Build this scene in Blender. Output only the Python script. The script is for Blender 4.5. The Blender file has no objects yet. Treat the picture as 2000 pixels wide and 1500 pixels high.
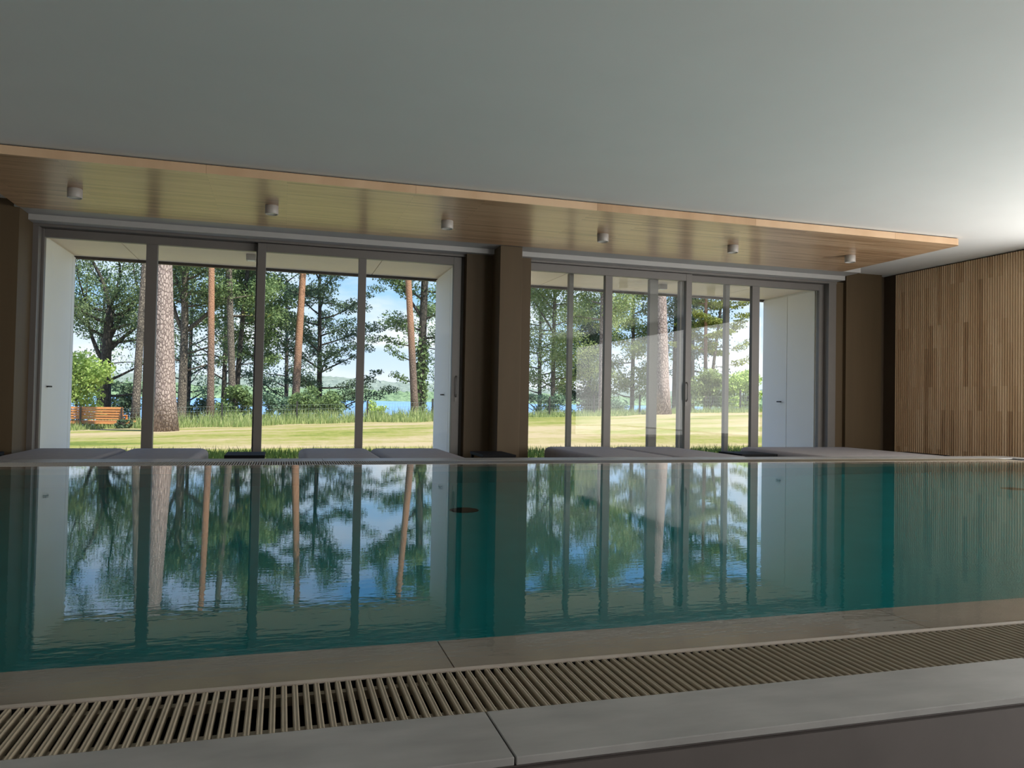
import bpy, bmesh, math, random
import numpy as np
from mathutils import Vector, Matrix

C = bpy.context.scene.collection
SC = bpy.context.scene
PI = math.pi

# ------------------------------------------------------------------ camera
YAW, PITCH, ROLL = math.radians(16.593), math.radians(1.284), math.radians(-1.056)
CAM_H = 0.58
fw = Vector((math.sin(YAW) * math.cos(PITCH), math.cos(YAW) * math.cos(PITCH), math.sin(PITCH)))
r0 = Vector((math.cos(YAW), -math.sin(YAW), 0))
d0 = fw.cross(r0)
rt = r0 * math.cos(ROLL) + d0 * math.sin(ROLL)
dn = -r0 * math.sin(ROLL) + d0 * math.cos(ROLL)
cam = bpy.data.cameras.new('camera')
cam.sensor_width = 36.0
cam.lens = 36.0 * 1505.1 / 2000
cam.clip_start, cam.clip_end = 0.05, 9000
camo = bpy.data.objects.new('camera', cam)
C.objects.link(camo)
M = Matrix((rt, -dn, -fw)).transposed().to_4x4()
M.translation = Vector((0, 0, CAM_H))
camo.matrix_world = M
SC.camera = camo

# ------------------------------------------------------------------ exposure, sky, sun, daylight, added fill
SC.view_settings.view_transform = 'Standard'
SC.view_settings.look = 'None'
SC.view_settings.gamma = 1.0
SC.view_settings.use_curve_mapping = False
SC.view_settings.exposure = 0.35

SUN_ENERGY = 7.4
SKY_STRENGTH = 1.0
SIDE_LIGHT = 360.0     # lamp in place of daylight from the unseen side window at the right
BACK_FILL = 135.0     # added fill lamp behind the camera, no window known there

w = bpy.data.worlds.new('sky')
SC.world = w
w.use_nodes = True
nt = w.node_tree
nt.nodes.clear()
N = nt.nodes.new
out = N('ShaderNodeOutputWorld'); bg = N('ShaderNodeBackground')
tc = N('ShaderNodeTexCoord'); sep = N('ShaderNodeSeparateXYZ')
nt.links.new(tc.outputs['Generated'], sep.inputs[0])
grad = N('ShaderNodeValToRGB')
e = grad.color_ramp.elements
e[0].position, e[0].color = 0.0, (0.80, 0.88, 1.0, 1)
e[1].position, e[1].color = 0.42, (0.10, 0.30, 0.80, 1)
m = e.new(0.13); m.color = (0.36, 0.64, 1.0, 1)
m = e.new(0.24); m.color = (0.16, 0.42, 0.93, 1)
nt.links.new(sep.outputs['Z'], grad.inputs[0])
mp = N('ShaderNodeMapping'); mp.inputs['Scale'].default_value = (3.2, 3.2, 10.0)
mp.inputs['Location'].default_value = (0.35, 0.1, 0.55)
nt.links.new(tc.outputs['Generated'], mp.inputs[0])
nz = N('ShaderNodeTexNoise'); nz.inputs['Scale'].default_value = 1.5
nz.inputs['Detail'].default_value = 7.0; nz.inputs['Roughness'].default_value = 0.55
nt.links.new(mp.outputs[0], nz.inputs['Vector'])
cr = N('ShaderNodeValToRGB')
cr.color_ramp.elements[0].position = 0.42; cr.color_ramp.elements[1].position = 0.60
nt.links.new(nz.outputs['Fac'], cr.inputs[0])
fade = N('ShaderNodeMapRange'); fade.inputs['From Min'].default_value = 0.09; fade.inputs['From Max'].default_value = 0.17
fade.inputs['To Min'].default_value = 0.95; fade.inputs['To Max'].default_value = 0.45
nt.links.new(sep.outputs['Z'], fade.inputs['Value'])
mul = N('ShaderNodeMath'); mul.operation = 'MULTIPLY'
nt.links.new(cr.outputs['Color'], mul.inputs[0]); nt.links.new(fade.outputs[0], mul.inputs[1])
mx = N('ShaderNodeMixRGB'); mx.inputs[2].default_value = (0.93, 0.95, 1.0, 1)
nt.links.new(mul.outputs[0], mx.inputs[0]); nt.links.new(grad.outputs[0], mx.inputs[1])
nt.links.new(mx.outputs[0], bg.inputs[0]); bg.inputs[1].default_value = SKY_STRENGTH
nt.links.new(bg.outputs[0], out.inputs[0])

sun = bpy.data.lights.new('sun', 'SUN'); sun.energy = SUN_ENERGY; sun.angle = math.radians(0.6)
sun.color = (1.0, 0.95, 0.86)
suno = bpy.data.objects.new('sun', sun); C.objects.link(suno)
suno.rotation_euler = Vector((-0.34, 0.46, -0.95)).to_track_quat('-Z', 'Y').to_euler()
suno.location = (30, -40, 60)

def area(name, loc, aim, sx, sy, power, col):
    l = bpy.data.lights.new(name, 'AREA'); l.shape = 'RECTANGLE'; l.size, l.size_y = sx, sy
    l.energy = power; l.color = col
    o = bpy.data.objects.new(name, l); C.objects.link(o); o.location = loc
    o.rotation_euler = Vector(aim).to_track_quat('-Z', 'Y').to_euler()
    return o
area('daylight_side_window', (9.10, 1.9, 1.05), (-1, 0, 0), 10.2, 2.6, SIDE_LIGHT, (1.0, 0.98, 0.95))
area('added_back_fill', (6.65, -3.98, 1.1), (0, 1, 0), 2.1, 2.3, BACK_FILL, (1.0, 0.98, 0.95))

# ------------------------------------------------------------------ helpers
def obj(name, bm, mats, parent=None, smooth=False, bevel=0.0, seg=2):
    me = bpy.data.meshes.new(name)
    if isinstance(bm, bmesh.types.BMesh):
        bmesh.ops.recalc_face_normals(bm, faces=bm.faces[:])
        bm.to_mesh(me); bm.free()
    else:
        vs, fs = bm
        me.from_pydata([tuple(v) for v in vs], [], [tuple(f) for f in fs])
    if not isinstance(mats, (list, tuple)):
        mats = [mats]
    for m in mats:
        me.materials.append(m)
    if smooth:
        me.polygons.foreach_set('use_smooth', [True] * len(me.polygons))
    o = bpy.data.objects.new(name, me); C.objects.link(o)
    if parent is not None:
        o.parent = parent
    if bevel > 0:
        b = o.modifiers.new('bevel', 'BEVEL'); b.width = bevel; b.segments = seg; b.limit_method = 'ANGLE'
    return o

def tag(o, label, cat, group=None, kind=None):
    o['label'] = label; o['category'] = cat
    if group: o['group'] = group
    if kind: o['kind'] = kind
    return o

def thing(name, label, cat, loc=(0, 0, 0), rz=0.0, group=None, kind=None):
    o = bpy.data.objects.new(name, None); C.objects.link(o)
    o.empty_display_size = 0.1; o.location = loc; o.rotation_euler = (0, 0, rz)
    return tag(o, label, cat, group, kind)

def bx(bm, x0, x1, y0, y1, z0, z1, mat=0):
    v = [bm.verts.new(p) for p in ((x0, y0, z0), (x1, y0, z0), (x1, y1, z0), (x0, y1, z0), (x0, y0, z1), (x1, y0, z1), (x1, y1, z1), (x0, y1, z1))]
    for f in ((0, 3, 2, 1), (4, 5, 6, 7), (0, 1, 5, 4), (1, 2, 6, 5), (2, 3, 7, 6), (3, 0, 4, 7)):
        bm.faces.new([v[i] for i in f]).material_index = mat
    return bm

def boxes(*bs):
    bm = bmesh.new()
    for b in bs: bx(bm, *b)
    return bm

def lathe(prof, seg=32, cx=0, cy=0):
    bm = bmesh.new(); rings = []
    for r, z in prof:
        if r < 1e-6:
            rings.append([bm.verts.new((cx, cy, z))])
        else:
            rings.append([bm.verts.new((cx + r * math.cos(2 * PI * k / seg), cy + r * math.sin(2 * PI * k / seg), z)) for k in range(seg)])
    for a, b in zip(rings, rings[1:]):
        for k in range(seg):
            k2 = (k + 1) % seg
            if len(a) == 1 and len(b) == 1: continue
            if len(a) == 1: bm.faces.new((a[0], b[k], b[k2]))
            elif len(b) == 1: bm.faces.new((a[k], a[k2], b[0]))
            else: bm.faces.new((a[k], a[k2], b[k2], b[k]))
    return bm

def rrect_prism(x0, x1, y0, y1, z0, z1, r, top_r=0.0, seg=8, tseg=5):
    """Rounded-rectangle slab whose top and bottom edges are rolled over by top_r."""
    bm = bmesh.new(); rings = []
    def ring(inset, z):
        pts = []
        rr = max(r - inset, 0.003)
        for cx, cy, a0 in ((x1 - r, y1 - r, 0), (x0 + r, y1 - r, PI / 2), (x0 + r, y0 + r, PI), (x1 - r, y0 + r, 3 * PI / 2)):
            for k in range(seg + 1):
                a = a0 + PI / 2 * k / seg
                pts.append(bm.verts.new((cx + rr * math.cos(a), cy + rr * math.sin(a), z)))
        return pts
    if top_r > 0:
        for k in range(tseg + 1):
            a = PI / 2 * (1 - k / tseg)
            rings.append(ring(top_r * (1 - math.cos(a)), z0 + top_r * (1 - math.sin(a))))
        for k in range(tseg + 1):
            a = PI / 2 * k / tseg
            rings.append(ring(top_r * (1 - math.cos(a)), z1 - top_r + top_r * math.sin(a)))
    else:
        rings = [ring(0, z0), ring(0, z1)]
    n = len(rings[0])
    for a, b in zip(rings, rings[1:]):
        for k in range(n):
            bm.faces.new((a[k], a[(k + 1) % n], b[(k + 1) % n], b[k]))
    bm.faces.new(rings[0][::-1]); bm.faces.new(rings[-1])
    return bm

def tube(bm, pts, rad, seg=8, cap=True):
    pts = [Vector(p) for p in pts]; rings = []
    if not isinstance(rad, (list, tuple)): rad = [rad] * len(pts)
    up = Vector((0, 1, 0.01)) if abs((pts[-1] - pts[0]).normalized().y) < 0.9 else Vector((1, 0, 0.01))
    for i, p in enumerate(pts):
        t = (pts[min(i + 1, len(pts) - 1)] - pts[max(i - 1, 0)]).normalized()
        a = t.cross(up).normalized(); b = t.cross(a)
        rings.append([bm.verts.new(p + (a * math.cos(2 * PI * k / seg) + b * math.sin(2 * PI * k / seg)) * rad[i]) for k in range(seg)])
    for a, b in zip(rings, rings[1:]):
        for k in range(seg):
            bm.faces.new((a[k], a[(k + 1) % seg], b[(k + 1) % seg], b[k]))
    if cap:
        bm.faces.new(rings[0][::-1]); bm.faces.new(rings[-1])
    return bm

# ------------------------------------------------------------------ materials
def new_mat(name):
    m = bpy.data.materials.new(name); m.use_nodes = True
    nt = m.node_tree
    return m, nt, nt.nodes['Principled BSDF']

def noise_node(nt, scale=(1, 1, 1), s=4.0, detail=4.0, rough=0.5, coord='Object'):
    t = nt.nodes.new('ShaderNodeTexCoord'); mp = nt.nodes.new('ShaderNodeMapping')
    mp.inputs['Scale'].default_value = scale
    n = nt.nodes.new('ShaderNodeTexNoise'); n.inputs['Scale'].default_value = s
    n.inputs['Detail'].default_value = detail; n.inputs['Roughness'].default_value = rough
    nt.links.new(t.outputs[coord], mp.inputs[0]); nt.links.new(mp.outputs[0], n.inputs['Vector'])
    return n

def ramp(nt, src, stops):
    r = nt.nodes.new('ShaderNodeValToRGB'); e = r.color_ramp.elements
    e[0].position, e[0].color = stops[0][0], (*stops[0][1], 1)
    e[1].position, e[1].color = stops[-1][0], (*stops[-1][1], 1)
    for p, c in stops[1:-1]:
        k = e.new(p); k.color = (*c, 1)
    nt.links.new(src, r.inputs[0])
    return r

def bump(nt, b, src, strength, dist=0.01):
    n = nt.nodes.new('ShaderNodeBump'); n.inputs['Strength'].default_value = strength; n.inputs['Distance'].default_value = dist
    nt.links.new(src, n.inputs['Height']); nt.links.new(n.outputs[0], b.inputs['Normal'])

def plain(name, col, rough=0.5, metal=0.0, var=0.06, s=6.0, spec=0.5, bmp=0.0, scale=(1, 1, 1)):
    m, nt, b = new_mat(name)
    n = noise_node(nt, scale, s)
    lo = tuple(max(0, c * (1 - var)) for c in col); hi = tuple(min(1, c * (1 + var)) for c in col)
    r = ramp(nt, n.outputs['Fac'], [(0.3, lo), (0.7, hi)])
    nt.links.new(r.outputs[0], b.inputs['Base Color'])
    b.inputs['Roughness'].default_value = rough; b.inputs['Metallic'].default_value = metal
    b.inputs['Specular IOR Level'].default_value = spec
    if bmp: bump(nt, b, n.outputs['Fac'], bmp)
    return m

def wood_boards(name, cols, length, width, axis, rough, spec=0.5, mortar=0.002, coat=0.0, kb=0.40, kn=0.75):
    """Strip boards running along axis ('x' in the XY plane, or 'z' on the YZ plane)."""
    m, nt, b = new_mat(name)
    t = nt.nodes.new('ShaderNodeTexCoord'); sp = nt.nodes.new('ShaderNodeSeparateXYZ'); cb = nt.nodes.new('ShaderNodeCombineXYZ')
    nt.links.new(t.outputs['Object'], sp.inputs[0])
    along, across = ('X', 'Y') if axis == 'x' else ('Z', 'Y')
    nt.links.new(sp.outputs[along], cb.inputs[0]); nt.links.new(sp.outputs[across], cb.inputs[1])
    br = nt.nodes.new('ShaderNodeTexBrick'); br.offset = 0.37; br.offset_frequency = 2; br.squash = 1.0
    br.inputs['Scale'].default_value = 1.0
    br.inputs['Brick Width'].default_value = length; br.inputs['Row Height'].default_value = width
    br.inputs['Mortar Size'].default_value = mortar; br.inputs['Mortar Smooth'].default_value = 0.1; br.inputs['Bias'].default_value = 0.0
    br.inputs['Color1'].default_value = (0, 0, 0, 1); br.inputs['Color2'].default_value = (1, 1, 1, 1)
    br.inputs['Mortar'].default_value = (0.5, 0.5, 0.5, 1)
    nt.links.new(cb.outputs[0], br.inputs['Vector'])
    mp = nt.nodes.new('ShaderNodeMapping')
    mp.inputs['Scale'].default_value = (0.9, 14, 14) if axis == 'x' else (0.9, 14, 1)
    nt.links.new(cb.outputs[0], mp.inputs[0])
    g = nt.nodes.new('ShaderNodeTexNoise'); g.inputs['Scale'].default_value = 3.0; g.inputs['Detail'].default_value = 6
    nt.links.new(mp.outputs[0], g.inputs['Vector'])
    add = nt.nodes.new('ShaderNodeMath'); add.operation = 'MULTIPLY_ADD'; add.inputs[1].default_value = kb
    nt.links.new(br.outputs['Color'], add.inputs[0])
    sc = nt.nodes.new('ShaderNodeMath'); sc.operation = 'MULTIPLY'; sc.inputs[1].default_value = kn
    nt.links.new(g.outputs['Fac'], sc.inputs[0]); nt.links.new(sc.outputs[0], add.inputs[2])
    r = ramp(nt, add.outputs[0], cols)
    dk = nt.nodes.new('ShaderNodeMixRGB'); dk.blend_type = 'MULTIPLY'; dk.inputs[2].default_value = (0.55, 0.5, 0.45, 1)
    nt.links.new(br.outputs['Fac'], dk.inputs[0]); nt.links.new(r.outputs[0], dk.inputs[1])
    nt.links.new(dk.outputs[0], b.inputs['Base Color'])
    b.inputs['Roughness'].default_value = rough; b.inputs['Specular IOR Level'].default_value = spec
    b.inputs['Coat Weight'].default_value = coat; b.inputs['Coat Roughness'].default_value = 0.22
    bump(nt, b, g.outputs['Fac'], 0.05, 0.004)
    return m

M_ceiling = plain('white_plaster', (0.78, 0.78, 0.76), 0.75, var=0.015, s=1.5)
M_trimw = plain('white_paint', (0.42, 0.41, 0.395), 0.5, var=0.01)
M_bronze = plain('bronze_laminate', (0.098, 0.068, 0.037), 0.55, spec=0.25, var=0.05, s=2.0, scale=(4, 4, 0.4))
M_niche = plain('dark_brown_laminate', (0.085, 0.058, 0.036), 0.55, var=0.05)
M_frame = plain('grey_brown_powder_coated_metal', (0.155, 0.142, 0.13), 0.42, var=0.03)
M_frame_dk = plain('black_gasket', (0.012, 0.012, 0.012), 0.6)
M_back = plain('white_wall_paint', (0.72, 0.71, 0.69), 0.7, var=0.02)
M_backw = plain('grey_wall_paint', (0.5, 0.49, 0.48), 0.7, var=0.02)
M_floor = plain('grey_floor_tile', (0.30, 0.29, 0.28), 0.45, var=0.1, s=2.0)
M_stone = plain('grey_stone_tile', (0.34, 0.335, 0.325), 0.38, var=0.16, s=5.0, bmp=0.05, scale=(1, 2.5, 1))
M_plinth = plain('dark_stone_tile', (0.10, 0.085, 0.08), 0.55, var=0.14, s=5.0)
M_basin = plain('beige_pool_stone', (0.48, 0.42, 0.36), 0.6, var=0.10, s=5.0)
M_tile = plain('turquoise_pool_tile', (0.19, 0.32, 0.32), 0.4, var=0.05, s=3.0)
M_grate = plain('tan_plastic', (0.34, 0.285, 0.205), 0.45, var=0.06, s=20.0)
M_dark = plain('black_channel', (0.006, 0.006, 0.006), 0.9, var=0.2)
M_black = plain('matt_black_metal', (0.007, 0.007, 0.008), 0.65, var=0.1, spec=0.15)
M_chrome = plain('brushed_steel', (0.20, 0.19, 0.18), 0.55, metal=0.6)
M_lamp = plain('grey_lamp_metal', (0.42, 0.39, 0.36), 0.4, var=0.02)
M_lens = plain('white_diffuser', (0.88, 0.86, 0.82), 0.35, var=0.01)
M_fabric = plain('grey_leatherette', (0.36, 0.335, 0.335), 0.65, spec=0.3, var=0.05, s=14.0, bmp=0.03)
M_base = plain('dark_grey_lounger_base', (0.10, 0.095, 0.09), 0.5)
M_panelw = plain('white_facade_panel', (0.90, 0.86, 0.78), 0.5, var=0.012)
M_outsoffit = plain('cream_soffit_board', (0.95, 0.79, 0.63), 0.55, var=0.02)
M_fascia = plain('dark_brown_fascia', (0.05, 0.036, 0.03), 0.5)
M_roof = plain('grey_roof', (0.4, 0.4, 0.4), 0.8)
M_paving = plain('pale_bounce_paving', (0.72, 0.65, 0.55), 0.8, var=0.08)  # pale so the hidden paving bounces light up under the eave
M_blind = plain('added_white_blind', (0.8, 0.8, 0.78), 0.8)
M_soffit = wood_boards('oak_soffit_boards', [(0.22, (0.30, 0.17, 0.085)), (0.5, (0.57, 0.36, 0.205)), (0.8, (0.70, 0.48, 0.30))], 1.9, 0.052, 'x', 0.34, 0.55, 0.0018, 0.3)
M_slat = wood_boards('oak_wall_slats', [(0.10, (0.33, 0.20, 0.11)), (0.35, (0.52, 0.345, 0.20)), (0.95, (0.64, 0.46, 0.29))], 0.9, 0.076, 'z', 0.6, 0.3, 0.0, 0.0, 0.75, 0.35)

def glass_mat():
    m, nt, b = new_mat('window_glass'); nt.nodes.remove(b)
    o = nt.nodes['Material Output']
    lw = nt.nodes.new('ShaderNodeLayerWeight'); lw.inputs['Blend'].default_value = 0.5
    pw = nt.nodes.new('ShaderNodeMath'); pw.operation = 'POWER'; pw.inputs[1].default_value = 5.0
    nt.links.new(lw.outputs['Facing'], pw.inputs[0])
    fr = nt.nodes.new('ShaderNodeMath'); fr.operation = 'MULTIPLY_ADD'; fr.inputs[1].default_value = 0.93; fr.inputs[2].default_value = 0.022
    nt.links.new(pw.outputs[0], fr.inputs[0])
    tr = nt.nodes.new('ShaderNodeBsdfTransparent'); tr.inputs[0].default_value = (0.95, 0.965, 0.955, 1)
    gl = nt.nodes.new('ShaderNodeBsdfGlossy'); gl.inputs['Roughness'].default_value = 0.0
    mx = nt.nodes.new('ShaderNodeMixShader')
    nt.links.new(fr.outputs[0], mx.inputs[0]); nt.links.new(tr.outputs[0], mx.inputs[1]); nt.links.new(gl.outputs[0], mx.inputs[2])
    nt.links.new(mx.outputs[0], o.inputs['Surface'])
    return m
M_glass = glass_mat()

def water_mat():
    m, nt, b = new_mat('pool_water'); nt.nodes.remove(b)
    o = nt.nodes['Material Output']
    g = nt.nodes.new('ShaderNodeBsdfGlass'); g.inputs['IOR'].default_value = 1.40; g.inputs['Roughness'].default_value = 0.0
    g.inputs['Color'].default_value = (1, 1, 1, 1)
    n1 = noise_node(nt, (1.0, 2.4, 1.0), 15.0, 2.0, 0.5)
    n2 = noise_node(nt, (1.0, 2.2, 1.0), 6.0, 2.0, 0.5)
    ad = nt.nodes.new('ShaderNodeMath'); ad.operation = 'MULTIPLY_ADD'; ad.inputs[1].default_value = 1.0
    nt.links.new(n2.outputs['Fac'], ad.inputs[0]); nt.links.new(n1.outputs['Fac'], ad.inputs[2])
    bp = nt.nodes.new('ShaderNodeBump'); bp.inputs['Strength'].default_value = 0.35; bp.inputs['Distance'].default_value = 0.00095
    # the overflow stirs the water most along the near rim
    sp = nt.nodes.new('ShaderNodeSeparateXYZ'); tcw = nt.nodes.new('ShaderNodeTexCoord'); nt.links.new(tcw.outputs['Object'], sp.inputs[0])
    fd = nt.nodes.new('ShaderNodeMapRange'); fd.inputs['From Min'].default_value = 1.7; fd.inputs['From Max'].default_value = 2.9
    fd.inputs['To Min'].default_value = 1.0; fd.inputs['To Max'].default_value = 0.28
    nt.links.new(sp.outputs['Y'], fd.inputs['Value'])
    fm = nt.nodes.new('ShaderNodeMath'); fm.operation = 'MULTIPLY'
    nt.links.new(ad.outputs[0], fm.inputs[0]); nt.links.new(fd.outputs[0], fm.inputs[1])
    nt.links.new(fm.outputs[0], bp.inputs['Height']); nt.links.new(bp.outputs[0], g.inputs['Normal'])
    nt.links.new(g.outputs[0], o.inputs['Surface'])
    va = nt.nodes.new('ShaderNodeVolumeAbsorption'); va.inputs['Color'].default_value = (0.08, 0.93, 0.945, 1); va.inputs['Density'].default_value = 0.75
    nt.links.new(va.outputs[0], o.inputs['Volume'])
    return m
M_water = water_mat()

def leaf_mat(name, lo, hi, tr=0.35):
    m, nt, b = new_mat(name)
    g = nt.nodes.new('ShaderNodeNewGeometry')
    r = ramp(nt, g.outputs['Random Per Island'], [(0.0, lo), (1.0, hi)])
    nt.links.new(r.outputs[0], b.inputs['Base Color']); b.inputs['Roughness'].default_value = 0.6
    b.inputs['Specular IOR Level'].default_value = 0.25
    t = nt.nodes.new('ShaderNodeBsdfTranslucent'); nt.links.new(r.outputs[0], t.inputs[0])
    mx = nt.nodes.new('ShaderNodeMixShader'); mx.inputs[0].default_value = tr
    nt.links.new(b.outputs[0], mx.inputs[1]); nt.links.new(t.outputs[0], mx.inputs[2])
    nt.links.new(mx.outputs[0], nt.nodes['Material Output'].inputs['Surface'])
    return m
L_oak = leaf_mat('oak_leaves', (0.06, 0.105, 0.05), (0.24, 0.31, 0.14))
L_dark = leaf_mat('dark_alder_leaves', (0.045, 0.085, 0.055), (0.17, 0.24, 0.13))
L_bright = leaf_mat('bright_green_leaves', (0.26, 0.40, 0.08), (0.66, 0.78, 0.26))
L_mid = leaf_mat('mid_green_leaves', (0.08, 0.145, 0.06), (0.29, 0.39, 0.16))
L_pale = leaf_mat('pale_green_leaves', (0.16, 0.24, 0.08), (0.42, 0.48, 0.20))
L_pine = leaf_mat('pine_needles', (0.12, 0.17, 0.04), (0.42, 0.44, 0.12))
L_blue = leaf_mat('blue_green_leaves', (0.07, 0.15, 0.11), (0.26, 0.38, 0.24))
L_shadegrass = leaf_mat('shade_dark_grass_blades', (0.02, 0.05, 0.012), (0.07, 0.12, 0.03))  # house shadow on the near lawn is put into this dark blade colour
L_grass = leaf_mat('tall_grass_blades', (0.16, 0.26, 0.07), (0.52, 0.56, 0.25))

def bark_mat(name, crack, lo, hi, sx=22.0, top=None, z0=2.0, z1=4.5):
    m, nt, b = new_mat(name)
    t = nt.nodes.new('ShaderNodeTexCoord'); mp = nt.nodes.new('ShaderNodeMapping'); mp.inputs['Scale'].default_value = (sx, sx, sx * 0.42)
    nt.links.new(t.outputs['Object'], mp.inputs[0])
    v = nt.nodes.new('ShaderNodeTexVoronoi'); v.feature = 'DISTANCE_TO_EDGE'; v.inputs['Scale'].default_value = 1.0
    nt.links.new(mp.outputs[0], v.inputs['Vector'])
    n = noise_node(nt, (1, 1, 0.4), sx * 1.3, 5)
    c = ramp(nt, n.outputs['Fac'], [(0.3, lo), (0.7, hi)])
    f = ramp(nt, v.outputs['Distance'], [(0.0, (0, 0, 0)), (0.22, (1, 1, 1))])
    mx = nt.nodes.new('ShaderNodeMixRGB'); mx.inputs[1].default_value = (*crack, 1)
    nt.links.new(f.outputs[0], mx.inputs[0]); nt.links.new(c.outputs[0], mx.inputs[2])
    src = mx.outputs[0]
    if top:
        sp = nt.nodes.new('ShaderNodeSeparateXYZ'); nt.links.new(t.outputs['Object'], sp.inputs[0])
        r = nt.nodes.new('ShaderNodeMapRange'); r.inputs['From Min'].default_value = z0; r.inputs['From Max'].default_value = z1
        nt.links.new(sp.outputs['Z'], r.inputs['Value'])
        m2 = nt.nodes.new('ShaderNodeMixRGB'); nt.links.new(r.outputs[0], m2.inputs[0]); nt.links.new(src, m2.inputs[1])
        c2 = ramp(nt, n.outputs['Fac'], [(0.3, tuple(k * 0.75 for k in top)), (0.7, top)])
        nt.links.new(c2.outputs[0], m2.inputs[2]); src = m2.outputs[0]
    nt.links.new(src, b.inputs['Base Color']); b.inputs['Roughness'].default_value = 0.85
    bump(nt, b, f.outputs[0], 0.6, 0.02)
    return m
B_pine = bark_mat('pine_bark_plates', (0.15, 0.105, 0.095), (0.32, 0.245, 0.215), (0.54, 0.43, 0.385), 17.0)
B_orange = bark_mat('orange_pine_bark', (0.10, 0.065, 0.05), (0.18, 0.125, 0.10), (0.28, 0.20, 0.16), 22.0, (0.42, 0.22, 0.13), 2.4, 4.4)
B_grey = bark_mat('grey_brown_bark', (0.05, 0.04, 0.035), (0.15, 0.12, 0.095), (0.27, 0.23, 0.18), 22.0)
B_dark = bark_mat('dark_bark', (0.015, 0.013, 0.011), (0.045, 0.038, 0.03), (0.09, 0.075, 0.06), 10.0)
B_ivy = bark_mat('mossy_bark', (0.03, 0.035, 0.02), (0.09, 0.09, 0.05), (0.18, 0.17, 0.09), 10.0)
M_bench = plain('orange_wood', (0.60, 0.25, 0.085), 0.5, var=0.12, s=8.0, scale=(1, 6, 6))
M_benchm = plain('dark_bench_metal', (0.05, 0.035, 0.03), 0.5)
M_post = plain('dark_fence_steel', (0.03, 0.03, 0.028), 0.6)
M_wire = plain('grey_fence_wire', (0.22, 0.27, 0.24), 0.5)

def lawn_mat():
    m, nt, b = new_mat('mown_lawn')
    a = noise_node(nt, (0.16, 0.55, 1), 1.0, 5, 0.6); c = noise_node(nt, (1, 0.6, 1), 4.0, 7, 0.8)
    ad = nt.nodes.new('ShaderNodeMath'); ad.operation = 'MULTIPLY_ADD'; ad.inputs[1].default_value = 0.45
    nt.links.new(c.outputs['Fac'], ad.inputs[0]); nt.links.new(a.outputs['Fac'], ad.inputs[2])
    r = ramp(nt, ad.outputs[0], [(0.55, (0.11, 0.145, 0.03)), (0.64, (0.215, 0.225, 0.055)), (0.73, (0.29, 0.255, 0.11)), (0.84, (0.37, 0.30, 0.18))])
    nt.links.new(r.outputs[0], b.inputs['Base Color']); b.inputs['Roughness'].default_value = 0.9; b.inputs['Specular IOR Level'].default_value = 0.1
    bump(nt, b, c.outputs['Fac'], 0.6, 0.03)
    return m
M_lawn = lawn_mat()

def lake_mat():
    m, nt, b = new_mat('lake_water')
    n = noise_node(nt, (1, 0.45, 1), 0.5, 4, 0.6)
    b.inputs['Base Color'].default_value = (0.15, 0.31, 0.58, 1); b.inputs['Roughness'].default_value = 0.35; b.inputs['Specular IOR Level'].default_value = 0.2
    bump(nt, b, n.outputs['Fac'], 0.5, 0.6)
    return m
M_lake = lake_mat()

def forest_mat(name, lo, hi, s):
    m, nt, b = new_mat(name)
    n = noise_node(nt, (1, 1, 1.4), s, 6, 0.65)
    r = ramp(nt, n.outputs['Fac'], [(0.32, lo), (0.68, hi)])
    nt.links.new(r.outputs[0], b.inputs['Base Color']); b.inputs['Roughness'].default_value = 1.0; b.inputs['Specular IOR Level'].default_value = 0.0
    return m
M_forest = forest_mat('far_forest', (0.07, 0.12, 0.07), (0.24, 0.33, 0.19), 0.10)
M_forest2 = forest_mat('hazed_ridge_forest', (0.14, 0.18, 0.16), (0.25, 0.29, 0.25), 0.05)  # distance haze is put into this paler, greyer forest colour

# ------------------------------------------------------------------ room shell
ZC, ZS, ZF = 2.67, 2.58, -0.45
def struct(name, bm, m, parent=None, label=None, cat=None, **k):
    o = obj(name, bm, m, parent, **k); o['kind'] = 'structure'
    if label: o['label'] = label; o['category'] = cat
    return o

struct('ceiling', boxes((-5.0, 9.5, -4.3, 10.25, ZC, ZC + 0.25)), M_ceiling, None, 'plain white plaster ceiling above the pool', 'ceiling')
struct('floor', boxes((-5.0, 9.5, -4.3, 1.3, ZF - 0.2, ZF), (-5.0, 9.5, 7.5, 10.3, ZF - 0.2, ZF), (-5.0, -3.5, 1.3, 7.5, ZF - 0.2, ZF), (8.55, 9.5, 1.3, 7.5, ZF - 0.2, ZF)), M_floor, None, 'grey tiled floor around the raised pool', 'floor')
struct('wall_left', boxes((-5.0, -4.75, -4.3, 10.2, ZF, ZC)), M_back, None, 'plain side wall at the left end of the room', 'wall')
struct('wall_back', boxes((-5.0, 5.6, -4.3, -4.05, ZF, ZC), (7.7, 9.5, -4.3, -4.05, ZF, ZC), (5.6, 7.7, -4.3, -4.05, 2.28, ZC), (5.6, 7.7, -4.3, -4.05, ZF, -0.08)), M_backw, None, 'grey wall behind the pool facing the lake windows', 'wall')
# unseen openings: blinds added to block sun, rear window added for its lamp
struct('window_added', boxes((5.6, 7.7, -4.2, -4.1, -0.08, 2.28)), M_blind, None, 'added window with a closed white blind in the unseen rear wall', 'window')
struct('window_3', boxes((9.3, 9.38, -3.4, 7.1, -0.25, 2.35)), M_blind, None, 'unseen side window with a closed white blind added to block the sun', 'window')

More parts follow.
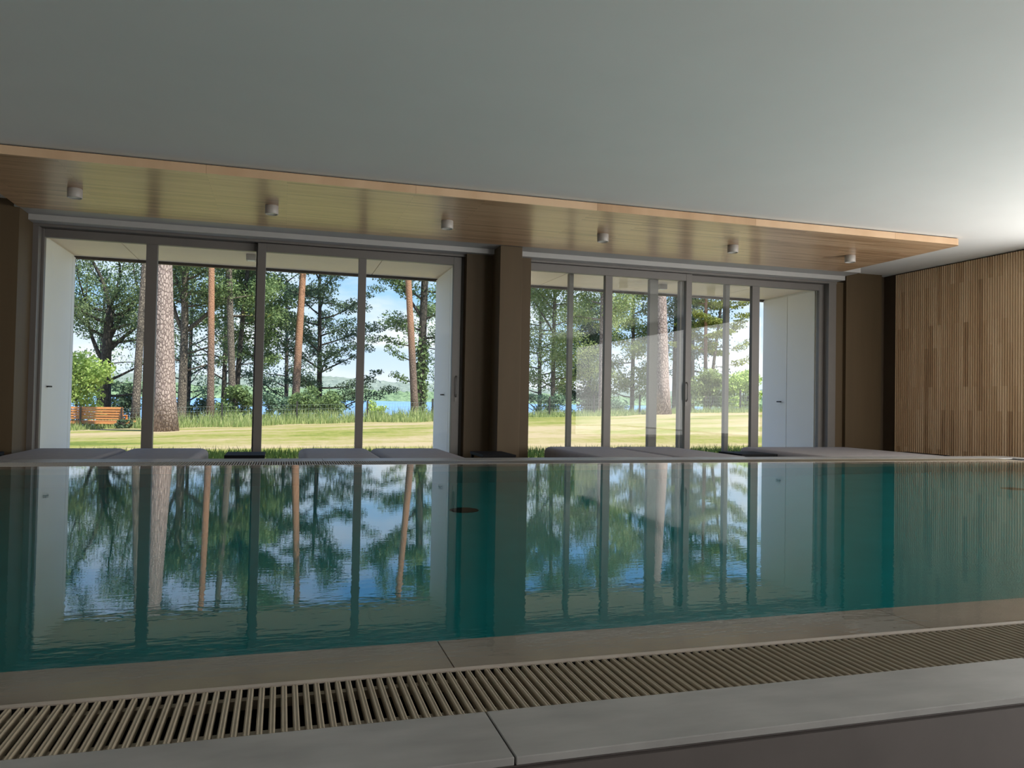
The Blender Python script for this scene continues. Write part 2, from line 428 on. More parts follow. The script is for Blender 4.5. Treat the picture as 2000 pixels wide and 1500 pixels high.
# right wall: fluted oak cladding, a plain part round the side window
bm = bmesh.new()
y = 9.775
while y > 7.15:
    p = 0.038
    prof = [(9.165, y), (9.128, y), (9.117, y - 0.006), (9.113, y - 0.016), (9.117, y - 0.026), (9.128, y - 0.031), (9.128, y - p), (9.165, y - p)]
    lo = [bm.verts.new((a, b, ZF)) for a, b in prof]; hi = [bm.verts.new((a, b, ZC - 0.02)) for a, b in prof]
    for k in range(len(prof) - 1):
        bm.faces.new((lo[k], lo[k + 1], hi[k + 1], hi[k]))
    bm.faces.new(hi)
    y -= p
struct('wall_right', bm, M_slat, None, 'oak wall of fine vertical slats at the right end', 'wall')
struct('wall_side', boxes((9.165, 9.5, 7.1, 10.3, ZF, ZC), (9.165, 9.5, -4.3, -3.4, ZF, ZC), (9.165, 9.5, -3.4, 7.1, 2.35, ZC), (9.165, 9.5, -3.4, 7.1, ZF, -0.25)), M_niche, None, 'dark wall carrying the oak slats', 'wall')

# bronze-brown wall pieces between the windows
struct('wall_pier', boxes((-4.75, -2.775, 9.5, 10.2, ZF, ZC)), M_bronze, None, 'dark brown wall piece at the left edge', 'wall')
struct('column_middle', boxes((2.645, 2.94, 9.5, 9.9, ZF, ZS)), M_bronze, None, 'dark brown square column between the two windows', 'column', bevel=0.004)
struct('wall_middle', boxes((2.298, 3.19, 9.9, 10.2, ZF, 2.585)), M_bronze, None, 'dark brown wall strip behind the middle column', 'wall')
struct('wall_corner', boxes((8.325, 8.99, 9.92, 10.2, ZF, ZC)), M_bronze, None, 'brown wall piece between right window and oak wall', 'wall')
struct('wall_niche', boxes((8.99, 9.165, 10.06, 10.2, ZF, ZC)), M_niche, None, 'narrow dark recess beside the oak slat wall', 'wall')

# white stepped trim between the wooden soffit and the window heads
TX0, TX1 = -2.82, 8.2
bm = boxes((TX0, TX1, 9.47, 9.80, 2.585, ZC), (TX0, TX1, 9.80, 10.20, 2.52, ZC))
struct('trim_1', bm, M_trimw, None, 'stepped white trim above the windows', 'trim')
struct('trim_2', boxes((TX0, TX1, 9.98, 10.2, 2.49, 2.519)), M_frame, None, 'grey head trim over the window frames', 'trim')

# wooden soffit panel hung under the ceiling, the gap's shadow drawn as a black block
bm = rrect_prism(-2.775, 7.88, 7.40, 9.47, ZS, 2.657, 0.07, 0.0, 10)
st = thing('soffit_panel', 'long oak soffit panel hung under the ceiling along the windows', 'ceiling panel', (0, 0, 0))
obj('board_panel', bm, M_soffit, st)
obj('shadow_gap', boxes((-2.74, 7.845, 7.43, 9.45, 2.6575, ZC - 0.001)), M_black, st)

# surface-mounted downlights on the soffit
LT = [(-1.99, 'first downlight from the left on the oak soffit'), (-0.15, 'second downlight from the left on the oak soffit'),
      (1.72, 'third downlight from the left, just left of the middle column'), (3.60, 'fourth downlight from the left, just right of the middle column'),
      (5.36, 'fifth downlight from the left on the oak soffit'), (7.12, 'last downlight on the right end of the oak soffit')]
body = lathe([(0.064, 0), (0.0675, -0.003), (0.0675, -0.088), (0.065, -0.091), (0.058, -0.091), (0.054, -0.080)], 36)
lens = lathe([(0.0, -0.083), (0.0535, -0.083)], 36)
proto = None
for i, (x, lab) in enumerate(LT):
    if proto is None:
        t = thing('downlight', lab + ', grey cylinder', 'lamp', (x, 8.42, ZS), 0, 'cylinder downlights on the oak soffit')
        parts = [obj('housing', body, M_lamp, t, smooth=False, bevel=0.0), obj('lens', lens, M_lens, t)]
        parts[1]['label'] = 'white lens in the lamp mouth'
        for p_ in parts[0].data.polygons: p_.use_smooth = True
        proto = (t, parts)
    else:
        t = proto[0].copy(); C.objects.link(t); t.location.x = x; t['label'] = lab + ', grey cylinder'
        for q in proto[1]:
            c = q.copy(); C.objects.link(c); c.parent = t
# small round sensor in the dark recess
tag(obj('motion_sensor', (lambda b: (bmesh.ops.rotate(b, verts=b.verts, matrix=Matrix.Rotation(PI / 2, 3, 'X')), b)[1])(lathe([(0.0, 0.028), (0.02, 0.026), (0.03, 0.016), (0.032, 0.0), (0.0, 0.0)], 24)), M_bronze), 'small round brown sensor high in the dark recess', 'sensor').location = (9.055, 10.058, 2.58)

# ------------------------------------------------------------------ windows
ZT = 2.483
def frame_ring(x0, x1, y0, y1, z0, z1, l, r, t, b, mids=()):
    bs = [(x0, x0 + l, y0, y1, z0, z1), (x1 - r, x1, y0, y1, z0, z1), (x0 + l, x1 - r, y0, y1, z1 - t, z1), (x0 + l, x1 - r, y0, y1, z0, z0 + b)]
    for a, c in mids: bs.append((a, c, y0, y1, z0 + b, z1 - t))
    return boxes(*bs)
def pane(parent, x0, x1, y, z0, z1):
    o = obj('pane', boxes((x0, x1, y - 0.003, y + 0.003, z0, z1)), M_glass, parent)
    return o
def handle_bar(parent, x, y, z0, z1):
    bm = bmesh.new()
    tube(bm, [(x, y, z0), (x, y - 0.03, z0 + 0.02), (x, y - 0.045, z0 + 0.05), (x, y - 0.045, z1 - 0.04), (x, y - 0.03, z1 - 0.01), (x, y, z1)], 0.008, 10)
    bx(bm, x - 0.018, x + 0.018, y - 0.008, y, z0 - 0.06, z0 + 0.05)
    return obj('handle', bm, M_chrome, parent, smooth=False)

ZB = ZF + 0.02
def window_thing(name, label):
    t = thing(name, label, 'window', (0, 0, 0), 0, None, 'structure')
    return t
w1 = window_thing('window_1', 'wide left sliding window of four grey framed panes')
obj('outer_frame', boxes((-2.83, -2.715, 9.98, 10.2, ZF, 2.49), (2.262, 2.298, 10.04, 10.2, ZF, 2.49), (-2.715, 2.262, 10.03, 10.2, ZF, ZB)), M_frame, w1, bevel=0.003)
s = obj('fixed_sash', frame_ring(-2.715, -0.26, 10.10, 10.17, ZB, 2.488, 0.03, 0.09, 0.098, 0.09, [(-1.605, -1.478)]), M_frame, w1, bevel=0.004)
pane(s, -2.685, -1.605, 10.135, ZB + 0.09, 2.39); pane(s, -1.478, -0.35, 10.135, ZB + 0.09, 2.39)
s = obj('sliding_sash', frame_ring(-0.330, 2.25, 10.0, 10.075, ZB, ZT, 0.098, 0.106, 0.105, 0.09, [(0.903, 1.0)]), M_frame, w1, bevel=0.004)
pane(s, -0.232, 0.903, 10.037, ZB + 0.09, 2.378); pane(s, 1.0, 2.144, 10.037, ZB + 0.09, 2.378)
handle_bar(s, 2.205, 10.0, 0.62, 0.90)
obj('gasket', boxes((2.25, 2.262, 10.03, 10.16, ZB, 2.49), (-0.345, 2.25, 10.02, 10.10, 2.484, 2.49)), M_frame_dk, w1)

w2 = window_thing('window_2', 'wide right sliding window of grey framed panes beside the brown corner wall')
obj('outer_frame', boxes((3.19, 3.20, 10.1, 10.2, ZF, 2.49), (8.055, 8.19, 9.98, 10.2, ZF, 2.49), (3.2, 8.055, 10.03, 10.2, ZF, ZB)), M_frame, w2, bevel=0.003)
obj('jamb_liner', boxes((8.19, 8.325, 9.985, 10.2, ZF, 2.52)), M_bronze, w2)
s = obj('fixed_sash', frame_ring(5.62, 8.12, 10.10, 10.17, ZB, 2.488, 0.08, 0.145, 0.098, 0.09, [(6.775, 6.905)]), M_frame, w2, bevel=0.004)
pane(s, 5.70, 6.775, 10.135, ZB + 0.09, 2.39); pane(s, 6.905, 7.975, 10.135, ZB + 0.09, 2.39)
s = obj('sliding_sash', frame_ring(3.10, 5.695, 10.205 - 0.205, 10.075, ZB, ZT, 0.10, 0.094, 0.105, 0.09, [(4.327, 4.437)]), M_frame, w2, bevel=0.004)
pane(s, 3.20, 4.327, 10.037, ZB + 0.09, 2.378); pane(s, 4.437, 5.601, 10.037, ZB + 0.09, 2.378)
handle_bar(s, 5.62, 10.0, 0.62, 0.90)
obj('gasket', boxes((3.19, 5.70, 10.02, 10.10, 2.484, 2.49),), M_frame_dk, w2)
for a, c in ((3.905, 3.972), (5.18, 5.315), (5.675, 5.79), (6.456, 6.526)):
    obj('outer_post', boxes((a, c, 10.32, 10.40, -0.47, 2.429)), M_frame, w2, bevel=0.003)

# ------------------------------------------------------------------ outside of the house
ZO = 2.43
bm = boxes(*[(a + 0.005, b - 0.005, 10.21, 11.60, ZO, ZO + 0.02) for a, b in ((-6.0, -4.95), (-4.95, -1.93), (-1.93, 1.24), (1.24, 3.88), (3.88, 7.05), (7.05, 10.2), (10.2, 12))])
struct('eave_soffit', bm, M_outsoffit, None, 'cream board soffit under the eave outside the windows', 'eave')
struct('eave_fascia', boxes((-6, 12, 11.60, 11.65, ZO - 0.038, 3.0)), M_fascia, None, 'dark edge strip of the eave outside', 'eave')
struct('roof', boxes((-6, 12, 10.25, 11.60, ZO + 0.03, 3.0), (-6, 12, -5, 11.66, 3.0, 3.5), (-6, 12, 10.2, 10.25, 2.67, 3.0)), M_roof, None, 'flat roof of the pool house', 'roof')
struct('facade', boxes((2.23, 3.20, 10.2, 11.57, -0.5, ZO), (-6, -2.72, 10.2, 11.57, -0.5, ZO), (8.0, 12, 10.2, 11.57, -0.5, ZO)), M_panelw, None, 'white outer wall blocks between the windows', 'wall')
struct('terrace', boxes((-9, 15, 10.2, 13.45, -0.62, -0.485)), M_paving, None, 'hidden paving outside the windows, made pale to bounce light', 'terrace')

def wall_door(name, label, x, side, seams, hy, hz=0.655):
    """White flush door leaves across the reveal at plane x; side=+1 faces +X."""
    t = thing(name, label, 'door', (x, 0, 0), 0, None, 'structure')
    for a, b in zip(seams, seams[1:]):
        obj('leaf', boxes((-0.02 if side > 0 else 0.0, 0.0 if side > 0 else 0.02, a + 0.006, b - 0.006, -0.46, ZO - 0.03)), M_panelw, t)
    bm = bmesh.new()
    tube(bm, [(0, hy, hz), (side * 0.035, hy, hz)], 0.009, 10)
    bx(bm, min(side * 0.03, side * 0.045), max(side * 0.03, side * 0.045), hy - 0.055, hy + 0.055, hz - 0.009, hz + 0.009)
    obj('handle', bm, M_black, t)
    return t
wall_door('door_1', 'white flush door with dark handle left of the left window', -2.70, 1, [10.21, 11.42, 11.57], 10.42)
wall_door('door_2', 'white flush door outside between the two windows', 2.21, -1, [10.21, 10.50, 11.57], 10.80)
wall_door('door_3', 'white double door panel outside at the right window', 7.98, -1, [10.21, 10.90, 11.57], 11.05)

for x, y, lab in ((-0.43, 10.60, 'small square lamp under the eave outside the left window'), (5.60, 10.75, 'small square lamp under the eave outside the right window')):
    t = thing('eave_lamp', lab, 'lamp', (x, y, ZO), 0, 'square lamps under the eave')
    obj('housing', boxes((-0.06, 0.06, -0.06, 0.06, -0.075, 0)), M_lamp, t, bevel=0.004)
    obj('lens', boxes((-0.045, 0.045, -0.045, 0.045, -0.078, -0.075)), M_lens, t)

# ------------------------------------------------------------------ pool
PX0, PX1, PY0, PY1 = -3.2, 8.27, 1.642, 6.87
def slabs(x0, x1, y0, y1, z0, z1, joint=0.378, pitch=1.3):
    k0 = math.floor((x0 - joint) / pitch); cuts = [x0]
    k = k0
    while joint + k * pitch < x1:
        if joint + k * pitch > x0: cuts.append(joint + k * pitch)
        k += 1
    cuts.append(x1)
    return [(a + 0.0015, b - 0.0015, y0, y1, z0, z1) for a, b in zip(cuts, cuts[1:])]
ZL = -0.50
bs = [(PX0 - 0.26, PX1 + 0.26, PY0 - 0.26, PY1 + 0.26, -1.55, -1.37),
      (PX0 - 0.26, PX1 + 0.26, PY0 - 0.012, PY0 + 0.222, -1.37, ZL), (PX0 - 0.26, PX1 + 0.26, PY1 - 0.222, PY1 + 0.012, -1.37, ZL),
      (PX0 - 0.26, PX0 + 0.218, PY0 + 0.222, PY1 - 0.222, -1.37, ZL), (PX1 - 0.218, PX1 + 0.26, PY0 + 0.222, PY1 - 0.222, -1.37, ZL)]
struct('pool_basin', boxes(*bs), M_tile, None, 'turquoise pool basin under the water', 'pool basin')
bs = slabs(PX0 - 0.26, PX1 + 0.26, PY0 - 0.012, PY0 + 0.224, ZL, -0.03) + slabs(PX0 - 0.26, PX1 + 0.26, PY1 - 0.224, PY1 + 0.012, ZL, -0.03)
bs += [(PX0 - 0.26, PX0 + 0.22, PY0 + 0.224, PY1 - 0.224, ZL, -0.03), (PX1 - 0.22, PX1 + 0.26, PY0 + 0.224, PY1 - 0.224, ZL, -0.03),
      (PX0 - 0.26, PX1 + 0.26, PY0 - 0.012, PY0 + 0.002, -0.03, 0.0012), (PX0 - 0.26, PX1 + 0.26, PY1 - 0.002, PY1 + 0.012, -0.03, 0.0012),
      (PX0 - 0.26, PX0 + 0.002, PY0 + 0.002, PY1 - 0.002, -0.03, 0.0012), (PX1 - 0.002, PX1 + 0.26, PY0 + 0.002, PY1 - 0.002, -0.03, 0.0012)]
struct('pool_ledge', boxes(*bs), M_basin, None, 'shallow beige stone ledge under water along the pool rim', 'pool ledge')
bm = boxes((PX0, PX1, PY0, PY1, -1.40, 0.0))
tag(obj('pool_water', bm, M_water), 'still teal water filling the indoor pool and mirroring the windows', 'water', kind='stuff')
# channel under the grates
GW, GWF = 0.241, 0.385
struct('pool_channel', boxes((PX0 - 0.26, PX1 + 0.26, PY0 - 0.0135, PY0 - 0.0125, -0.2, -0.003), (PX0 - 0.26, PX1 + 0.26, PY1 + 0.0125, PY1 + 0.0135, -0.2, -0.003), (PX0 - 0.26, PX1 + 0.26, PY0 - GW - 0.001, PY0 - GW, -0.2, -0.014), (PX0 - 0.26, PX1 + 0.26, PY1 + GWF, PY1 + GWF + 0.001, -0.2, -0.014), (PX0 - 0.5, PX1 + 0.5, PY0 - GW - 0.002, PY0 - 0.012, -0.2, -0.13), (PX0 - 0.5, PX1 + 0.5, PY1 + 0.012, PY1 + GWF + 0.002, -0.2, -0.13)), M_dark, None, 'dark overflow channel under the grates', 'channel')
YN0, YN1 = 1.21, PY0 - GW
YF0, YF1 = PY1 + GWF, 7.60
bs = slabs(PX0 - 0.52, PX1 + 0.52, YN0, YN1, -0.013, 0.001) + slabs(PX0 - 0.52, PX1 + 0.52, YF0, YF1, -0.013, 0.001)
bs += [(PX1 + 0.26, PX1 + 0.52, YN1 + 0.003 + k * 1.296, YN1 + (k + 1) * 1.296, -0.013, 0.001) for k in range(4)] + [(PX1 + 0.26, PX1 + 0.52, YN1 + 0.003 + 4 * 1.296, YF0 - 0.003, -0.013, 0.001)]
bs += [(PX0 - 0.52, PX0 - 0.26, YN1 + 0.003, YF0 - 0.003, -0.013, 0.001)]
struct('pool_coping', boxes(*bs), M_stone, None, 'grey stone coping slabs round the pool rim', 'coping', bevel=0.0015, seg=1)
bs = [(PX0 - 0.52, PX1 + 0.52, YN0 + 0.004, YN1, -0.16, -0.0145), (PX0 - 0.52, PX1 + 0.52, YF0, YF1, -0.16, -0.0145), (PX1 + 0.26, PX1 + 0.515, YN1, YF0, -0.2, -0.0145), (PX0 - 0.515, PX0 - 0.26, YN1, YF0, -0.2, -0.0145),
      (PX0 - 0.52, PX1 + 0.52, YN0 - 0.007, YN0 + 0.15, ZF, -0.0165), (PX0 - 0.52, PX1 + 0.52, YF1 - 0.15, YF1 + 0.003, ZF, -0.0165), (PX1 + 0.3, PX1 + 0.52, YN0, YF1, ZF, -0.0165), (PX0 - 0.52, PX0 - 0.3, YN0, YF1, ZF, -0.0165)]
struct('pool_plinth', boxes(*bs), M_plinth, None, 'dark tiled side of the raised pool below the coping', 'plinth')

def grate(name, label, y0, y1):
    t = thing(name, label, 'grate', (PX0, y0, 0), 0, 'overflow grates along the pool')
    pitch, wd = 0.0211, 0.0118
    n = int((PX1 - PX0) / pitch)
    # one slat: profile in X,Z extruded along Y (two small ridges with a groove between)
    prof = [(-wd / 2, -0.014), (-wd / 2, -0.004), (-wd * 0.42, -0.0012), (-wd * 0.25, -0.0002), (-wd * 0.08, -0.0010), (wd * 0.08, -0.0010), (wd * 0.25, -0.0002), (wd * 0.42, -0.0012), (wd / 2, -0.004), (wd / 2, -0.014)]
    L = y1 - y0 - 0.006; vs, fs = [], []
    for i in range(n):
        x = (i + 0.5) * pitch; o = len(vs); k = len(prof)
        vs += [(x + a, 0.003, b) for a, b in prof] + [(x + a, 0.003 + L, b) for a, b in prof]
        fs += [(o + j, o + j + 1, o + k + j + 1, o + k + j) for j in range(k - 1)] + [tuple(o + j for j in range(k))[::-1], tuple(o + k + j for j in range(k))]
    obj('slat_panel', (vs, fs), M_grate, t)
    for yy in (0.028, L - 0.03):
        obj('support_rail', boxes((0, PX1 - PX0, yy, yy + 0.018, -0.030, -0.012)), M_grate, t)
    return t
grate('overflow_grate', 'tan slatted overflow grate along the near pool edge', PY0 - GW, PY0 - 0.012)
grate('overflow_grate', 'tan slatted overflow grate along the far pool edge by the loungers', PY1 + 0.012, PY1 + GWF)
for x, lab in ((1.25, 'dark round inlet on the pool floor below the middle column reflection'), (6.27, 'dark round inlet on the pool floor near the right end')):
    t = thing('pool_inlet', lab, 'pool inlet', (x, 5.32, -1.37), 0, 'round inlets on the pool floor')
    obj('cover', lathe([(0.0, 0.02), (0.05, 0.02), (0.085, 0.012), (0.09, 0.0)], 28), M_black, t)
    obj('rim', lathe([(0.09, 0.0), (0.092, 0.006), (0.102, 0.004), (0.104, 0.0)], 28), M_dark, t)

# ------------------------------------------------------------------ loungers and side tables on the far deck
LY0, LY1, LZ = 7.76, 9.74, -0.035
def lounger(label, x0, x1, LZ=LZ):
    w_ = x1 - x0
    t = thing('sun_lounger', label, 'lounger', ((x0 + x1) / 2, (LY0 + LY1) / 2, ZF), 0, 'grey padded loungers on the far deck')
    hx, hy = w_ / 2, (LY1 - LY0) / 2
    top = LZ - ZF
    obj('cushion', rrect_prism(-hx + 0.004, hx - 0.004, -hy, hy, top - 0.19, top, 0.13, 0.075, 10, 7), M_fabric, t, smooth=True)
    obj('base', boxes((-hx + 0.03, hx - 0.03, -hy + 0.04, hy - 0.04, top - 0.26, top - 0.186)), M_base, t, bevel=0.006)
    for sx in (-1, 1):
        for sy in (-1, 1):
            cx, cy = sx * (hx - 0.10), sy * (hy - 0.13)
            obj('leg', boxes((cx - 0.03, cx + 0.03, cy - 0.03, cy + 0.03, 0.0, top - 0.26)), M_base, t, bevel=0.004)
    return t
lounger('grey padded lounger farthest left, in front of the left window', -2.64, -1.66)
lounger('second grey lounger from the left, beside the black side table', -1.66, -0.80)
lounger('third grey lounger from the left, right of the black side table', 0.20, 1.05)
lounger('fourth grey lounger from the left, just left of the middle column', 1.05, 1.96)
lounger('grey lounger just right of the middle column', 3.33, 4.31, -0.012)
lounger('grey lounger before the middle of the right window', 4.31, 5.26, -0.012)
lounger('wide grey lounger farthest right, in front of the brown corner wall', 6.30, 8.18, -0.015)

def side_table(label, x0, x1, y0=8.72, y1=9.28, z=-0.05):
    t = thing('side_table', label, 'side table', ((x0 + x1) / 2, (y0 + y1) / 2, ZF), 0, 'low black side tables by the loungers')
    hx, hy, top = (x1 - x0) / 2, (y1 - y0) / 2, z - ZF
    obj('tabletop', boxes((-hx, hx, -hy, hy, top - 0.035, top)), M_black, t, bevel=0.004)
    for sx in (-1, 1):
        for sy in (-1, 1):
            cx, cy = sx * (hx - 0.025), sy * (hy - 0.025)
            obj('leg', boxes((cx - 0.015, cx + 0.015, cy - 0.015, cy + 0.015, 0, top - 0.035)), M_black, t)
    obj('shelf', boxes((-hx + 0.02, hx - 0.02, -hy + 0.02, hy - 0.02, 0.08, 0.10)), M_black, t)
    return t
side_table('low black side table in front of the left window between two loungers', -0.575, -0.165)
side_table('low black side table at the foot of the middle column', 2.26, 2.66, 8.70, 9.36)
side_table('low black side table left of the wide right lounger', 5.72, 6.26)
side_table('low black side table by the oak slat wall', 8.33, 8.78, 8.40, 9.15)
side_table('low black side table at the left edge by the dark wall piece', -3.25, -2.80, 8.70, 9.36)

# ------------------------------------------------------------------ garden
rng = random.Random(11)
def sstep(a, b, x):
    t = min(1, max(0, (x - a) / (b - a))); return t * t * (3 - 2 * t)
def tz(x, y):
    z = -0.5 + sstep(12, 24, y) * 0.037 * (min(28, max(-14, x)) + 3.3)
    return z + (-5.5 - z) * sstep(30, 52, y)
NX, NY = 131, 62
vs, fs = [], []
for j in range(NY):
    yy = 13.2 + j * 0.695
    for i in range(NX):
        xx = -45 + i * 1.0
        vs.append((xx, yy, tz(xx, yy)))
for j in range(NY - 1):
    for i in range(NX - 1):
        a = j * NX + i; fs.append((a, a + 1, a + NX + 1, a + NX))
o = obj('lawn', (vs, fs), M_lawn, smooth=True)
tag(o, 'sunlit mown lawn with straw coloured patches sloping to the lake', 'lawn', kind='structure')
tag(obj('lake', ([(-4000, 40, -3.2), (5000, 40, -3.2), (5000, 3500, -3.2), (-4000, 3500, -3.2)], [(0, 1, 2, 3)]), M_lake), 'blue lake behind the trees', 'lake', kind='structure')

def ridge(name, label, y0, depth, h0, seed, m, x0=-1300, x1=2300, bumpx=14.0, amp=5.0):
    r = np.random.default_rng(seed); nx, ny = int((x1 - x0) / bumpx), 7
    vs, fs = [], []
    for j in range(ny):
        t = j / (ny - 1)
        for i in range(nx):
            xx = x0 + i * bumpx
            base = h0 * (0.86 + 0.14 * math.sin(xx * 0.004 + seed) + 0.06 * math.sin(xx * 0.017))
            z = -3.4 + (0 if j == 0 else base * (0.32 + 0.68 * t) + r.uniform(-1, 1) * amp)
            vs.append((xx + r.uniform(-4, 4), y0 + (0 if j < 1 else 4 + depth * t) + r.uniform(-5, 5), z))
    for j in range(ny - 1):
        for i in range(nx - 1):
            a = j * nx + i; fs.append((a, a + 1, a + nx + 1, a + nx))
    tag(obj(name, (vs, fs), m), label, 'forest', kind='stuff')
ridge('shore_forest', 'green forest along the far shore of the lake', 1300, 160, 25, 3, M_forest, bumpx=7.0, amp=3.0)
ridge('ridge_forest', 'wooded ridge above the far shore with haze put into its colour', 1500, 260, 50, 8, M_forest2, bumpx=7.0, amp=1.3)

# blades of grass
def blades(n, fx, hlo, hhi, wd, seed):
    r = random.Random(seed); vs, fs = [], []
    for _ in range(n):
        x, y, k = fx(r); z = tz(x, y) - 0.02; h = r.uniform(hlo, hhi) * k; a = r.uniform(0, PI); w_ = wd * r.uniform(0.6, 1.3)
        lx, ly = r.uniform(-0.3, 0.3) * h, r.uniform(-0.3, 0.3) * h
        c, s_ = math.cos(a) * w_, math.sin(a) * w_; o = len(vs)
        vs += [(x - c, y - s_, z), (x + c, y + s_, z), (x + lx * 0.4 + c * 0.7, y + ly * 0.4 + s_ * 0.7, z + h * 0.6), (x + lx * 0.4 - c * 0.7, y + ly * 0.4 - s_ * 0.7, z + h * 0.6), (x + lx, y + ly, z + h)]
        fs += [(o, o + 1, o + 2, o + 3), (o + 3, o + 2, o + 4)]
    return vs, fs
def strip(r):
    x = r.uniform(-14, 30); e = 27.4 + 0.5 * math.sin(x * 0.9) + 0.4 * math.sin(x * 2.3 + 1)
    if x > 8.5: e += 0.6
    y = e + abs(r.gauss(0, 1.5)); k = 0.55 + 0.6 * sstep(e, e + 2.0, y)
    if x < -4.8: k *= 0.75
    if x > 9: k *= 0.55
    return x, y, k
tag(obj('tall_grass', blades(34000, strip, 0.12, 0.55, 0.012, 5), L_grass), 'strip of tall uncut grass along the lawn edge', 'grass', kind='stuff')
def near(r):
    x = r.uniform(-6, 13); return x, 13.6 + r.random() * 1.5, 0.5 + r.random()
tag(obj('lawn_grass', blades(30000, near, 0.05, 0.15, 0.007, 6), L_shadegrass), 'grass fringe at the near edge of the lawn, darkened to imitate house shadow', 'grass', kind='stuff')

# foliage helper: small separate leaves scattered in clumps
def leaves(clumps, n, size, seed, flat=0.0):
    r = np.random.default_rng(seed); c = np.array([q[:3] for q in clumps]); rad = np.array([q[3] for q in clumps])
    zz = np.array([q[4] if len(q) > 4 else 0.7 for q in clumps])
    pr = rad ** 2; idx = r.choice(len(clumps), n, p=pr / pr.sum())
    d = r.normal(size=(n, 3)); d /= np.linalg.norm(d, axis=1)[:, None]
    rr = rad[idx] * r.random(n) ** 0.45
    p = c[idx] + d * rr[:, None] * np.stack([np.ones(n), np.ones(n), zz[idx]], 1)
    u = r.normal(size=(n, 3)); u[:, 2] *= (1 - flat); u /= np.linalg.norm(u, axis=1)[:, None]
    v = np.cross(u, r.normal(size=(n, 3))); v /= np.linalg.norm(v, axis=1)[:, None]
    s = size * r.uniform(0.6, 1.3, n)[:, None]
    quad = np.stack([p - u * s, p - v * s * 0.55, p + u * s, p + v * s * 0.55], 1).reshape(-1, 3)
    f = np.arange(4 * n).reshape(-1, 4)
    return quad, f
def leaf_obj(name, data, m, parent):
    vs, f = data; me = bpy.data.meshes.new(name)
    me.vertices.add(len(vs)); me.vertices.foreach_set('co', vs.astype(np.float32).ravel())
    me.loops.add(f.size); me.loops.foreach_set('vertex_index', f.ravel().astype(np.int32))
    me.polygons.add(len(f)); me.polygons.foreach_set('loop_start', np.arange(0, f.size, 4, dtype=np.int32))
    me.update(calc_edges=True); me.materials.append(m)
    o = bpy.data.objects.new(name, me); C.objects.link(o); o.parent = parent
    return o

def trunk_path(h, lean, r0, r1, wob, seed, n=12, flare=1.25):
    r = random.Random(seed); pts, rad = [], []
    for i in range(n + 1):
        t = i / n
        pts.append(Vector((lean[0] * t * h + wob * math.sin(3.1 * t + seed) * t, lean[1] * t * h + wob * math.cos(2.3 * t + seed) * t, t * h)))
        rr = r0 + (r1 - r0) * t
        if i == 0: rr *= flare
        rad.append(rr)
    return pts, rad
def limb(bm, start, dirv, length, r0, seed, droop=0.0, seg=6):
    r = random.Random(seed); pts, rad = [start], [r0]; d = Vector(dirv).normalized(); p = start.copy(); n = 5
    for k in range(n):
        d = (d + Vector((r.uniform(-.22, .22), r.uniform(-.22, .22), r.uniform(-.12, .2) - droop))).normalized()
        p = p + d * (length / n); pts.append(p.copy()); rad.append(r0 * (1 - 0.85 * (k + 1) / n))
    tube(bm, pts, rad, seg)
    return pts

def tree(name, label, cat, x, y, h, r0, r1, lean, bark, leaf, group, crown=None, fork=None, wob=0.12, nleaf=3000, lsize=0.12, seed=1, limbs=None, lowlimbs=(), sink=0.1, ivy=None, squash=0.7, lens=(1.5, 3.0), clump=(0.5, 0.9), extra=()):
    """crown = (z0, z1): limbs grow between these heights and carry leaf clumps."""
    t = thing(name, label, cat, (x, y, tz(x, y) - sink), 0, group)
    r = random.Random(seed); bm = bmesh.new(); pts, rad = trunk_path(h, lean, r0, r1, wob, seed)
    tube(bm, pts, rad, 14)
    clumps = []
    def at(z):
        f = min(len(pts) - 1.001, max(0, z / h * (len(pts) - 1))); i = int(f); return pts[i].lerp(pts[i + 1], f - i)
    nl = limbs or 10
    for k in range(nl):
        z = crown[0] + (crown[1] - crown[0]) * (k + r.random() * 0.6) / nl
        a = k * 2.4 + r.random(); up = r.uniform(-0.05, 0.5)
        L = r.uniform(*lens) * (1.0 - 0.35 * (z - crown[0]) / max(0.1, crown[1] - crown[0]))
        q = limb(bm, at(z), (math.cos(a), math.sin(a), up), L, max(0.02, r0 * 0.28), seed * 31 + k)
        for pnt in q[2:]:
            clumps.append((pnt.x, pnt.y, pnt.z, r.uniform(*clump), squash))
    for i, (z, a, up, L, rr) in enumerate(fork or ()):
        q = limb(bm, at(z), (math.cos(a), math.sin(a) * 0.6, up), L, rr, seed * 77 + i, 0.0, 9)
        for j in range(2):
            q2 = limb(bm, q[3 + j], (math.cos(a + (-1) ** j * 0.9), 0.5 - j, up * 0.8), L * 0.6, rr * 0.4, seed * 91 + i * 3 + j)
            for pnt in q2[2:]: clumps.append((pnt.x, pnt.y, pnt.z, r.uniform(*clump), squash))
        for pnt in q[3:]: clumps.append((pnt.x, pnt.y, pnt.z, r.uniform(*clump), squash))
    for (z, dx, dz, L) in lowlimbs:
        q = limb(bm, at(z), (dx, 0.15, dz), L, max(0.02, r0 * 0.22), seed * 13 + int(z * 10))
        for pnt in q[3:]: clumps.append((pnt.x, pnt.y, pnt.z, 0.32, 0.6))
    clumps += list(extra)
    obj('trunk', bm, bark, t, smooth=True)
    if nleaf: leaf_obj('foliage', leaves(clumps, int(nleaf * (2.1 if crown[0] < 8 else 0.8)), lsize * 0.70, seed), leaf, t)
    if ivy:
        cl = [(at(z).x, at(z).y, z, ivy[2], 1.2) for z in np.linspace(ivy[0], ivy[1], 12)]
        leaf_obj('ivy', leaves(cl, 1600, 0.10, seed + 5), L_mid, t)
    return t

PG, DG = 'pines behind the lawn', 'leafy trees on the lake bank'
